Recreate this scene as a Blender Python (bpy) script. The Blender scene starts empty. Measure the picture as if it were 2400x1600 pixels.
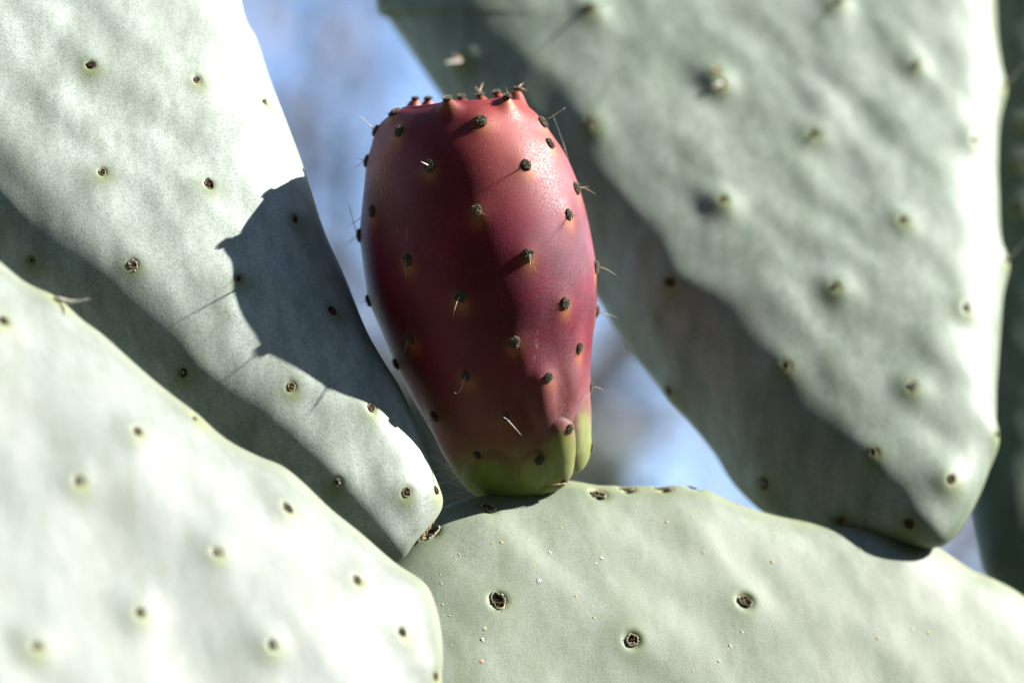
import bpy, math, random
import numpy as np
from mathutils import Matrix, Vector

random.seed(7)
RNG = np.random.default_rng(11)
SC = bpy.context.scene
COL = SC.collection

# ------------------------------------------------------------------ frame, camera, sky, sun, exposure
# working frame: centimetres, x right, y away from the camera, z up, origin at the fruit;
# the photographer looks up by PITCH, so the frame is tilted by that angle in the world.
PITCH = math.radians(12.0)
HEIGHT = 1.40                      # metres, fruit above the ground
D = 54.5                           # cm from lens to fruit axis
K = 0.36 * D / 2400                # cm per source pixel at the fruit
FRAME = Matrix.Translation((0, 0, HEIGHT)) @ Matrix.Rotation(PITCH, 4, 'X') @ Matrix.Scale(0.01, 4)
FR = np.array(FRAME)

cam_data = bpy.data.cameras.new('camera')
cam = bpy.data.objects.new('camera', cam_data)
COL.objects.link(cam)
cam.location = FRAME @ Vector((0, -D, 0))
cam.rotation_euler = (math.pi / 2 + PITCH, 0, 0)
cam_data.lens = 100
cam_data.sensor_width = 36
cam_data.clip_start = 0.02
cam_data.clip_end = 2000
cam_data.dof.use_dof = True
cam_data.dof.focus_distance = (D - 1.7) * 0.01
cam_data.dof.aperture_fstop = 8.5
SC.camera = cam

SUN_LOCAL = Vector((0.83, 0.12, 0.55)).normalized()
SUN_DIR = (Matrix.Rotation(PITCH, 3, 'X') @ SUN_LOCAL).normalized()
elev = math.asin(SUN_DIR.z)
azim = math.atan2(SUN_DIR.x, SUN_DIR.y)
world = bpy.data.worlds.new('World')
SC.world = world
world.use_nodes = True
wn = world.node_tree
sky = wn.nodes.new('ShaderNodeTexSky')
sky.sky_type = 'NISHITA'
sky.sun_disc = False
sky.sun_elevation = elev
sky.sun_rotation = azim
sky.air_density = 0.7
sky.dust_density = 0.15
sky.ozone_density = 1.0
sky.altitude = 300
bg = wn.nodes['Background']
wn.links.new(sky.outputs[0], bg.inputs[0])
bg.inputs[1].default_value = 0.108

sun_data = bpy.data.lights.new('sun', 'SUN')
sun_data.energy = 5.0
sun_data.angle = math.radians(0.5)
sun_data.color = (1.0, 0.97, 0.925)
sun = bpy.data.objects.new('sun', sun_data)
COL.objects.link(sun)
sun.rotation_euler = SUN_DIR.to_track_quat('Z', 'Y').to_euler()
sun.location = (1, 0, 3)

SC.view_settings.view_transform = 'Standard'
SC.view_settings.look = 'None'
SC.view_settings.exposure = 1.76
SC.view_settings.gamma = 1.0

# ------------------------------------------------------------------ helpers
def to_world(P):
    P = np.asarray(P, float)
    return P @ FR[:3, :3].T + FR[:3, 3]

def dpx(pts):                      # points read off the 2352 px wide view -> source pixels
    return np.asarray(pts, float) * (2400 / 2352)

def plane_xz(src):                 # source pixels -> cm on the fruit's plane
    src = np.asarray(src, float)
    return np.stack([(src[..., 0] - 1200) * K, (800 - src[..., 1]) * K], -1)

def at(src, y):                    # source pixel + depth -> point
    q = plane_xz(src) * ((D + y) / D)
    return np.array([q[0], y, q[1]])

def project(P):
    f = D / (P[:, 1] + D) / K
    return np.stack([1200 + P[:, 0] * f, 800 - P[:, 2] * f], -1)

def hash3(i, j, k, seed):
    h = (i.astype(np.int64) * 374761393 + j.astype(np.int64) * 668265263 + k.astype(np.int64) * 2147483647 + seed * 1274126177) & 0xffffffff
    h = ((h ^ (h >> 13)) * 1274126177) & 0xffffffff
    h = (h ^ (h >> 16)) & 0xffffffff
    return h / 4294967295.0 * 2 - 1

def noise(P, scale, seed=0):
    Q = np.asarray(P, float) * scale + 137.3
    I = np.floor(Q).astype(np.int64)
    F = Q - I
    F = F * F * F * (F * (F * 6 - 15) + 10)
    out = 0
    for a in (0, 1):
        wa = F[:, 0] if a else 1 - F[:, 0]
        for b in (0, 1):
            wb = F[:, 1] if b else 1 - F[:, 1]
            for c in (0, 1):
                wc = F[:, 2] if c else 1 - F[:, 2]
                out = out + wa * wb * wc * hash3(I[:, 0] + a, I[:, 1] + b, I[:, 2] + c, seed)
    return out

def fbm(P, scale, octaves=3, seed=0):
    o = 0; amp = 1.0
    for q in range(octaves):
        o = o + amp * noise(P, scale * 2 ** q, seed + q * 17)
        amp *= 0.5
    return o

def spline(ctrl, n, closed=False):
    C = np.asarray(ctrl, float)
    m = len(C)
    segs = m if closed else m - 1
    dense = []
    for s in range(segs):
        if closed:
            p0, p1, p2, p3 = C[(s - 1) % m], C[s], C[(s + 1) % m], C[(s + 2) % m]
        else:
            p0, p1, p2, p3 = C[max(s - 1, 0)], C[s], C[s + 1], C[min(s + 2, m - 1)]
        t = np.linspace(0, 1, 24, endpoint=False)[:, None]
        dense.append(0.5 * (2 * p1 + (p2 - p0) * t + (2 * p0 - 5 * p1 + 4 * p2 - p3) * t ** 2 + (3 * p1 - p0 - 3 * p2 + p3) * t ** 3))
    dense.append(C[:1] if closed else C[-1:])
    W = np.concatenate(dense)
    L = np.concatenate([[0], np.cumsum(np.linalg.norm(np.diff(W, axis=0), axis=1))])
    u = np.linspace(0, L[-1], n, endpoint=not closed)
    return np.stack([np.interp(u, L, W[:, c]) for c in range(W.shape[1])], -1)

def smooth(e0, e1, x):
    t = np.clip((x - e0) / (e1 - e0), 0, 1)
    return t * t * (3 - 2 * t)

def grid_normals(V, F):
    V = np.asarray(V)
    a, b, c, d = V[F[:, 0]], V[F[:, 1]], V[F[:, 2]], V[F[:, 3]]
    fn = np.cross(c - a, d - b)
    N = np.zeros_like(V)
    for q in range(4):
        for ax in range(3):
            N[:, ax] += np.bincount(F[:, q], fn[:, ax], minlength=len(V))
    return N / np.maximum(np.linalg.norm(N, axis=1), 1e-12)[:, None]

def mesh_from(V, F, name, mats, attrs=None, smooth_shade=True):
    """V in metres, F quads (a triangle repeats its last index)"""
    F = np.asarray(F)
    tri = F[:, 2] == F[:, 3]
    sizes = np.where(tri, 3, 4)
    flat = F[np.stack([np.ones(len(F), bool)] * 3 + [~tri], 1)]
    me = bpy.data.meshes.new(name)
    me.vertices.add(len(V)); me.loops.add(len(flat)); me.polygons.add(len(F))
    me.vertices.foreach_set('co', np.asarray(V, np.float32).ravel())
    me.loops.foreach_set('vertex_index', flat.astype(np.int32))
    me.polygons.foreach_set('loop_start', np.concatenate([[0], np.cumsum(sizes)[:-1]]).astype(np.int32))
    me.update(calc_edges=True)
    for m in mats:
        me.materials.append(m)
    if smooth_shade:
        me.polygons.foreach_set('use_smooth', np.ones(len(F), bool))
    for k, v in (attrs or {}).items():
        at_ = me.attributes.new(k, 'FLOAT', 'POINT')
        at_.data.foreach_set('value', np.asarray(v, np.float32))
    return me

WORLD_M = {}
def link(name, data, W, parent=None):
    """link an object whose world matrix is W, optionally as a child"""
    o = bpy.data.objects.new(name, data)
    COL.objects.link(o)
    o.matrix_basis = W
    if parent is not None:
        o.parent = parent
        o.matrix_parent_inverse = WORLD_M[parent.name].inverted()
    WORLD_M[o.name] = W
    return o

def thing(name, label, cat, W, group=None):
    o = link(name, None, W)
    o.empty_display_size = 0.01
    o['label'] = label; o['category'] = cat
    if group: o['group'] = group
    return o

def structure(name, data):
    o = link(name, data, Matrix.Identity(4)); o['kind'] = 'structure'
    return o

class MB:                           # small pieces: vertices and faces with material slots
    def __init__(self): self.v = []; self.f = []; self.m = []
    def add(self, V, F, slot=0):
        n = len(self.v)
        self.v += [tuple(p) for p in V]
        self.f += [tuple(i + n for i in f) for f in F]
        self.m += [slot] * len(F)
    def tube(self, pts, radii, sides=5, slot=0):
        pts = [Vector(p) for p in pts]
        V = []; F = []
        t0 = (pts[1] - pts[0]).normalized()
        ref = t0.orthogonal().normalized()
        for i, p in enumerate(pts):
            t = (pts[min(i + 1, len(pts) - 1)] - pts[max(i - 1, 0)]).normalized()
            ref = (ref - t * ref.dot(t)).normalized()
            bi = t.cross(ref)
            for s in range(sides):
                a = 2 * math.pi * s / sides
                V.append(p + (ref * math.cos(a) + bi * math.sin(a)) * radii[i])
        for i in range(len(pts) - 1):
            for s in range(sides):
                q = (s + 1) % sides
                F.append((i * sides + s, i * sides + q, (i + 1) * sides + q, (i + 1) * sides + s))
        F.append(tuple(range(sides - 1, -1, -1)))
        F.append(tuple((len(pts) - 1) * sides + s for s in range(sides)))
        self.add(V, F, slot)
    def dome(self, rx, ry, rz, nu=14, nv=6, z0=0.0, rough=0.0, seed=0, slot=0, centre=(0, 0), bottom=-0.25):
        V = []; F = []
        for i in range(nv):
            a = bottom + (math.pi / 2 - bottom) * i / nv
            for s in range(nu):
                b = 2 * math.pi * s / nu
                V.append((math.cos(a) * math.cos(b), math.cos(a) * math.sin(b), math.sin(a)))
        V.append((0, 0, 1))
        A = np.array(V)
        if rough:
            n = noise(A, 3.2, seed) * 0.6 + noise(A, 7.0, seed + 5)
            A = A * (1 + rough * n)[:, None]
        A = A * np.array([rx, ry, rz]) + np.array([centre[0], centre[1], z0])
        for i in range(nv - 1):
            for s in range(nu):
                q = (s + 1) % nu
                F.append((i * nu + s, i * nu + q, (i + 1) * nu + q, (i + 1) * nu + s))
        for s in range(nu):
            F.append(((nv - 1) * nu + s, (nv - 1) * nu + (s + 1) % nu, nv * nu))
        self.add(A, F, slot)
    def ring(self, prof, nu=22, wob=0.0, seed=0, slot=0, sx=1.0, sy=1.0):
        """lathe of (radius, z) pairs with an uneven outline"""
        V = []; F = []
        rnd = random.Random(seed)
        ph = [rnd.uniform(0, 6.28) for _ in range(4)]
        for r, z in prof:
            for s in range(nu):
                b = 2 * math.pi * s / nu
                w = 1 + wob * (math.sin(2 * b + ph[0]) * .5 + math.sin(3 * b + ph[1]) * .4 + math.sin(5 * b + ph[2]) * .35)
                V.append((r * w * math.cos(b) * sx, r * w * math.sin(b) * sy, z + wob * 0.25 * r * math.sin(4 * b + ph[3] + r * 9)))
        for i in range(len(prof) - 1):
            for s in range(nu):
                q = (s + 1) % nu
                F.append((i * nu + s, i * nu + q, (i + 1) * nu + q, (i + 1) * nu + s))
        self.add(V, F, slot)
    def mesh(self, name, mats, scale=0.01, sm=True):
        me = bpy.data.meshes.new(name)
        me.from_pydata([(x * scale, y * scale, z * scale) for x, y, z in self.v], [], self.f)
        for m in mats: me.materials.append(m)
        me.polygons.foreach_set('material_index', self.m)
        me.polygons.foreach_set('use_smooth', [sm] * len(self.f))
        me.update()
        return me

# ------------------------------------------------------------------ materials
def new_mat(name):
    m = bpy.data.materials.new(name); m.use_nodes = True
    nt = m.node_tree
    return m, nt, nt.nodes['Principled BSDF']

class NT:
    def __init__(self, nt): self.nt = nt
    def n(self, typ, **kw):
        x = self.nt.nodes.new(typ)
        for k, v in kw.items(): setattr(x, k, v)
        return x
    def put(self, sock, v):
        if isinstance(v, bpy.types.NodeSocket): self.nt.links.new(v, sock)
        elif v is not None: sock.default_value = v
    def attr(self, name): return self.n('ShaderNodeAttribute', attribute_name=name).outputs['Fac']
    def coord(self, scale=(1, 1, 1), rot=(0, 0, 0)):
        tc = self.n('ShaderNodeTexCoord'); mp = self.n('ShaderNodeMapping')
        self.nt.links.new(tc.outputs['Object'], mp.inputs[0])
        mp.inputs['Scale'].default_value = scale; mp.inputs['Rotation'].default_value = rot
        return mp.outputs[0]
    def noise(self, vec, scale, detail=2, rough=0.5):
        x = self.n('ShaderNodeTexNoise'); self.put(x.inputs['Vector'], vec)
        x.inputs['Scale'].default_value = scale; x.inputs['Detail'].default_value = detail; x.inputs['Roughness'].default_value = rough
        return x.outputs['Fac']
    def vor(self, vec, scale, feature='F1'):
        x = self.n('ShaderNodeTexVoronoi', feature=feature); self.put(x.inputs['Vector'], vec); x.inputs['Scale'].default_value = scale
        return x.outputs['Distance']
    def math(self, op, a, b=None, clamp=False):
        x = self.n('ShaderNodeMath', operation=op, use_clamp=clamp); self.put(x.inputs[0], a); self.put(x.inputs[1], b)
        return x.outputs[0]
    def rng(self, v, a, b, c=0.0, d=1.0, smooth_=True):
        x = self.n('ShaderNodeMapRange', interpolation_type='SMOOTHSTEP' if smooth_ else 'LINEAR')
        self.put(x.inputs[0], v)
        for i, q in enumerate((a, b, c, d)): self.put(x.inputs[i + 1], q)
        return x.outputs[0]
    def mix(self, f, a, b, mode='MIX'):
        x = self.n('ShaderNodeMix', data_type='RGBA', blend_type=mode)
        self.put(x.inputs[0], f)
        for s, v in ((x.inputs[6], a), (x.inputs[7], b)):
            self.put(s, v if isinstance(v, bpy.types.NodeSocket) else (*v, 1))
        return x.outputs[2]
    def bump(self, h, strength, dist, normal=None):
        x = self.n('ShaderNodeBump'); x.inputs['Strength'].default_value = strength; x.inputs['Distance'].default_value = dist
        self.put(x.inputs['Height'], h)
        if normal is not None: self.put(x.inputs['Normal'], normal)
        return x.outputs[0]

def pad_material(name, streak_rot, bloom=(0.41, 0.45, 0.41), under=(0.042, 0.068, 0.026), amount=0.8):
    m, nt, b = new_mat(name); q = NT(nt)
    c = q.coord()
    cs = q.coord(scale=(1.0, 1.0, 0.35), rot=streak_rot)
    halo = q.attr('halo'); rim = q.attr('rim')
    big = q.noise(cs, 95, 3, 0.55)
    mid = q.noise(cs, 330, 4, 0.6)
    grain = q.noise(c, 2300, 3, 0.7)
    w = q.rng(big, 0.30, 0.62, 0.68, 1.0)
    w2 = q.rng(mid, 0.30, 0.66, 0.70, 1.0)
    w3 = q.rng(grain, 0.30, 0.62, 0.62, 1.0)
    w = q.math('MULTIPLY', q.math('MULTIPLY', w, w2), w3)
    w = q.math('MULTIPLY', w, q.math('SUBTRACT', 1.0, q.math('MULTIPLY', halo, 0.85)))
    w = q.math('MULTIPLY', w, q.rng(rim, 0.0, 1.0, 1.0, 0.7))
    w = q.math('MULTIPLY', w, amount * 1.25, clamp=True)
    green = q.mix(q.noise(c, 60, 2), under, tuple(x * 1.35 for x in under))
    green = q.mix(halo, green, (0.15, 0.18, 0.055))
    green = q.mix(q.rng(rim, 0.5, 1.0, 0.0, 0.45), green, (0.22, 0.22, 0.09))
    col = q.mix(w, green, bloom)
    fleck = q.rng(q.vor(c, 520), 0.06, 0.10, 1.0, 0.0)
    fleck = q.math('MULTIPLY', fleck, q.rng(q.noise(c, 140, 1), 0.62, 0.72))
    col = q.mix(q.math('MULTIPLY', fleck, 0.5), col, (0.16, 0.12, 0.07))
    q.put(b.inputs['Base Color'], col)
    q.put(b.inputs['Roughness'], q.rng(grain, 0.25, 0.75, 0.42, 0.66))
    b.inputs['Specular IOR Level'].default_value = 0.25
    b.inputs['Subsurface Weight'].default_value = 0.06
    b.inputs['Subsurface Radius'].default_value = (0.6, 1.0, 0.35)
    b.inputs['Subsurface Scale'].default_value = 0.002
    h2 = q.bump(q.noise(c, 3600, 2, 0.6), 0.34, 0.00013)
    q.put(b.inputs['Normal'], h2)
    return m

def fruit_material():
    m, nt, b = new_mat('fruit_skin'); q = NT(nt)
    c = q.coord()
    halo = q.attr('halo'); green = q.attr('green'); peach = q.attr('peach'); crease = q.attr('crease')
    blot = q.noise(c, 90, 3, 0.55)
    red = q.mix(q.rng(blot, 0.3, 0.7), (0.080, 0.0013, 0.0075), (0.140, 0.0024, 0.017))
    red = q.mix(q.math('MULTIPLY', peach, 0.75), red, (0.26, 0.038, 0.022))
    red = q.mix(q.math('MULTIPLY', halo, 0.75), red, (0.42, 0.17, 0.03))
    brown = q.attr('brown')
    red = q.mix(brown, red, (0.13, 0.036, 0.020))
    grn = q.mix(q.rng(q.noise(c, 120, 2), 0.3, 0.7), (0.105, 0.145, 0.018), (0.185, 0.215, 0.036))
    g = q.math('ADD', green, q.math('MULTIPLY', q.math('SUBTRACT', q.noise(c, 170, 4, 0.6), 0.5), 0.55), clamp=True)
    col = q.mix(q.rng(g, 0.12, 0.92), red, grn)
    bl = q.math('MULTIPLY', q.rng(q.noise(c, 150, 4, 0.6), 0.25, 0.75, 0.35, 1.0), q.rng(q.noise(c, 2600, 2, 0.7), 0.3, 0.62, 0.35, 1.0))
    bl = q.math('MULTIPLY', bl, q.math('ADD', q.math('MULTIPLY', q.attr('wax_sheen'), q.rng(q.noise(c, 55, 3), .3, .7, .03, .21)), q.math('MULTIPLY', crease, 0.3)), clamp=True)  # patchy wax bloom, plus a pale sheen painted on the sunlit side
    col = q.mix(bl, col, (0.42, 0.33, 0.42))
    speck = q.rng(q.vor(c, 700), 0.05, 0.08, 1.0, 0.0)
    speck = q.math('MULTIPLY', speck, q.rng(q.noise(c, 170, 1), 0.60, 0.7))
    col = q.mix(q.math('MULTIPLY', speck, 0.6), col, (0.55, 0.38, 0.26))
    sc = q.rng(q.noise(q.coord(scale=(1, 1, 0.22), rot=(0.2, 0.5, 0)), 520, 3, 0.65), 0.66, 0.74)
    sc = q.math('MULTIPLY', sc, q.rng(q.noise(c, 70, 2), 0.52, 0.62))
    col = q.mix(q.math('MULTIPLY', sc, 0.45), col, (0.26, 0.19, 0.15))
    q.put(b.inputs['Base Color'], col)
    q.put(b.inputs['Roughness'], q.rng(q.noise(c, 2600, 2), 0.3, 0.7, 0.46, 0.66))
    b.inputs['Specular IOR Level'].default_value = 0.30
    b.inputs['Subsurface Weight'].default_value = 0.22
    b.inputs['Subsurface Radius'].default_value = (1.0, 0.28, 0.18)
    b.inputs['Subsurface Scale'].default_value = 0.0022
    h2 = q.bump(q.vor(c, 3600), 0.15, 0.00011)
    q.put(b.inputs['Normal'], h2)
    return m

def flat_mat(name, c1, c2, scale=3000, rough=0.8, spec=0.3, bump=0.5):
    m, nt, b = new_mat(name); q = NT(nt)
    c = q.coord()
    n = q.noise(c, scale, 3, 0.6)
    q.put(b.inputs['Base Color'], q.mix(q.rng(n, 0.3, 0.7), c1, c2))
    b.inputs['Roughness'].default_value = rough
    b.inputs['Specular IOR Level'].default_value = spec
    q.put(b.inputs['Normal'], q.bump(n, bump, 0.3 / scale))
    return m

M_FELT = flat_mat('felt', (0.012, 0.010, 0.009), (0.10, 0.084, 0.070), 5200, 0.95, 0.1, 0.9)
M_HAIR = flat_mat('glochid_hair', (0.20, 0.155, 0.10), (0.42, 0.35, 0.25), 2500, 0.6, 0.4, 0.1)
M_SPINE = flat_mat('spine', (0.40, 0.24, 0.11), (0.62, 0.47, 0.28), 900, 0.45, 0.45, 0.1)
M_PALE = flat_mat('pale_spine', (0.62, 0.54, 0.42), (0.78, 0.72, 0.62), 900, 0.5, 0.4, 0.1)
M_RIM = flat_mat('areole_rim', (0.13, 0.105, 0.055), (0.33, 0.29, 0.18), 2500, 0.7, 0.3, 0.4)
M_DARK = flat_mat('areole_pit', (0.016, 0.010, 0.008), (0.085, 0.055, 0.04), 3500, 0.9, 0.15, 0.8)
M_CORK = flat_mat('cork', (0.22, 0.15, 0.11), (0.50, 0.40, 0.34), 1800, 0.85, 0.2, 0.8)
M_LIP = flat_mat('scar_lip', (0.20, 0.18, 0.10), (0.36, 0.34, 0.24), 1500, 0.8, 0.2, 0.5)
M_WARTY = flat_mat('yellow_wart', (0.20, 0.155, 0.05), (0.34, 0.29, 0.13), 3000, 0.6, 0.3, 0.4)
M_WARTW = flat_mat('wax_scale', (0.10, 0.09, 0.09), (0.50, 0.47, 0.46), 4200, 0.8, 0.2, 0.7)
M_JOINT = flat_mat('joint_cork', (0.10, 0.06, 0.03), (0.26, 0.19, 0.09), 1500, 0.85, 0.2, 0.8)
M_WARTR = flat_mat('red_wart', (0.24, 0.10, 0.05), (0.38, 0.22, 0.12), 3000, 0.6, 0.3, 0.4)
M_WEB = flat_mat('web_thread', (0.45, 0.44, 0.42), (0.7, 0.7, 0.68), 800, 0.4, 0.5, 0.0)
M_SPECK = flat_mat('web_speck', (0.01, 0.01, 0.012), (0.06, 0.05, 0.05), 2500, 0.9, 0.2, 0.2)

# ------------------------------------------------------------------ areole meshes (shared by the copies)
def fruit_areole_mesh(seed):
    rnd = random.Random(seed); mb = MB()
    mb.dome(0.104, 0.122, 0.048, 22, 9, -0.004, 0.13, seed, 0, bottom=-0.45)
    for _ in range(9):                      # curled felt lumps
        a = rnd.uniform(0, 6.28); r = rnd.uniform(0.02, 0.085)
        mb.dome(0.020, 0.020, 0.014, 6, 3, 0.040 * math.sqrt(max(0, 1 - (r / 0.11) ** 2)), 0.2, seed + _, 0, (r * math.cos(a), r * 1.15 * math.sin(a)))
    for _ in range(110):                     # fine bristles
        a = rnd.uniform(0, 6.28); r = 0.10 * math.sqrt(rnd.random())
        z = 0.040 * math.sqrt(max(0, 1 - (r / 0.11) ** 2))
        p = Vector((r * math.cos(a), r * 1.15 * math.sin(a), z))
        d = Vector((math.cos(a) * r * 9 + rnd.gauss(0, .35), math.sin(a) * r * 9 + rnd.gauss(0, .35), 0.9)).normalized()
        l = rnd.uniform(0.012, 0.045)
        mb.tube([p, p + d * l * .6, p + d * l + Vector((rnd.gauss(0, .006), rnd.gauss(0, .006), 0))], [0.0030, 0.0022, 0.0006], 3, 1)
    return mb.mesh('fruit_areole', [M_FELT, M_HAIR])

def pad_areole_mesh(seed):
    rnd = random.Random(seed); mb = MB()
    mb.ring([(0.096, -0.030), (0.090, 0.000), (0.080, 0.008), (0.072, 0.003), (0.064, -0.014), (0.056, -0.035)], 22, rnd.uniform(.08, .24), seed, 1 if seed % 4 else 0, rnd.uniform(.66, .9), rnd.uniform(.95, 1.25))
    mb.dome(0.055, 0.080, 0.040, 14, 5, -0.045, 0.28, seed, 0, bottom=-0.1)
    for _ in range(5):
        a = rnd.uniform(0, 6.28); r = rnd.uniform(0, .035)
        mb.dome(0.014, 0.02, 0.014, 6, 3, -0.018, 0.2, seed + _, 0, (r * math.cos(a), 1.4 * r * math.sin(a)))
    if seed % 3 == 0:                        # some keep a tuft of pale wool
        for _ in range(6):
            mb.dome(rnd.uniform(.014, .026), rnd.uniform(.014, .024), .018, 7, 3, -0.006, .35, seed + 60 + _, 3, (rnd.gauss(0, .035), rnd.gauss(-.03, .045)))
    for _ in range(rnd.choice([2, 7, 12])):
        a = rnd.uniform(0, 6.28)
        p = Vector((0.03 * math.cos(a), 0.05 * math.sin(a), -0.01))
        d = Vector((rnd.gauss(0, .5), rnd.gauss(0, .5), 0.8)).normalized()
        mb.tube([p, p + d * rnd.uniform(.02, .06)], [0.003, 0.0008], 3, 2)
    return mb.mesh('pad_areole', [M_DARK, M_RIM, M_HAIR, M_WARTW])

def scar_mesh(seed, sx=1.0, sy=1.0):
    """old areole split open: deep dark hollow, corky torn lip, stubby bristles"""
    rnd = random.Random(seed); mb = MB()
    mb.ring([(0.195, -0.06), (0.182, -0.006), (0.166, 0.010), (0.154, 0.002), (0.146, -0.02)], 30, 0.16, seed, 4, sx, sy)
    mb.ring([(0.148, -0.015), (0.138, -0.04), (0.115, -0.085), (0.07, -0.115), (0.0, -0.12)], 30, 0.16, seed, 0, sx, sy)
    mb.dome(0.10 * sx, 0.10 * sy, 0.055, 14, 6, -0.115, 0.4, seed, 0, bottom=-0.1)
    for _ in range(10):
        a = rnd.uniform(0, 6.28); r = rnd.uniform(.02, .1)
        mb.dome(0.03, 0.02, 0.025, 6, 3, -0.075, 0.4, seed + _, 0 if _ % 3 else 1, (r * math.cos(a) * sx, r * math.sin(a) * sy))
    for _ in range(9):
        a = rnd.uniform(-0.9, 1.2) + (0 if _ < 6 else 3)
        mb.dome(rnd.uniform(.015, .035), rnd.uniform(.015, .03), 0.02, 7, 3, 0.008, 0.4, seed + 30 + _, 3, (0.175 * math.cos(a) * sx, 0.175 * math.sin(a) * sy))
    for _ in range(6):
        a = rnd.uniform(0, 6.28)
        p = Vector((0.08 * math.cos(a) * sx, 0.08 * math.sin(a) * sy, -0.07))
        d = Vector((rnd.gauss(0, .8), rnd.gauss(0, .8), 0.7)).normalized()
        mb.tube([p, p + d * rnd.uniform(.08, .16), p + d * rnd.uniform(.17, .22)], [0.006, 0.005, 0.001], 4, 2)
    return mb.mesh('areole_scar', [M_DARK, M_CORK, M_SPINE, M_WARTW, M_LIP])

FRUIT_AREOLES = [fruit_areole_mesh(s) for s in range(20, 26)]
PAD_AREOLES = [pad_areole_mesh(s) for s in range(40, 50)]
def wart_mesh(mat, seed):
    mb = MB(); mb.dome(0.045, 0.045, 0.026, 12, 5, -0.004, 0.26, seed); return mb.mesh('wart', [mat])
WARTS = {'y': wart_mesh(M_WARTY, 3), 'w': wart_mesh(M_WARTW, 9), 'r': wart_mesh(M_WARTR, 5)}

def frame_on(p, n, roll=0.0, s=1.0):
    """world matrix for a piece on the surface: z along the normal, y roughly up"""
    n = Vector(n).normalized()
    up = Vector((0, 0, 1)) if abs(n.z) < 0.95 else Vector((0, 1, 0))
    x = up.cross(n).normalized(); y = n.cross(x)
    R = Matrix((x, y, n)).transposed().to_4x4()
    R3 = Matrix.Rotation(PITCH, 4, 'X') @ R @ Matrix.Rotation(roll, 4, 'Z')
    return Matrix.Translation(Vector(to_world(p))) @ R3 @ Matrix.Scale(s, 4)

def spine_obj(parent, p0, p1, r0=0.011, bend=0.0, mat=None, sag=(0, 0, -1)):
    p0 = np.array(p0, float); p1 = np.array(p1, float)
    n = 7; pts = []; rad = []
    for i in range(n):
        t = i / (n - 1)
        pts.append(p0 + (p1 - p0) * t + np.array(sag) * bend * 4 * t * (1 - t))
        rad.append(r0 * (1 - 0.88 * t ** 1.3))
    base = Vector(to_world(p0))
    P = [Vector(to_world(p)) - base for p in pts]
    mb = MB(); mb.tube([v * 100 for v in P], rad, 5)
    return link('spine', mb.mesh('spine', [mat or M_SPINE]), Matrix.Translation(base), parent)

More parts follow.
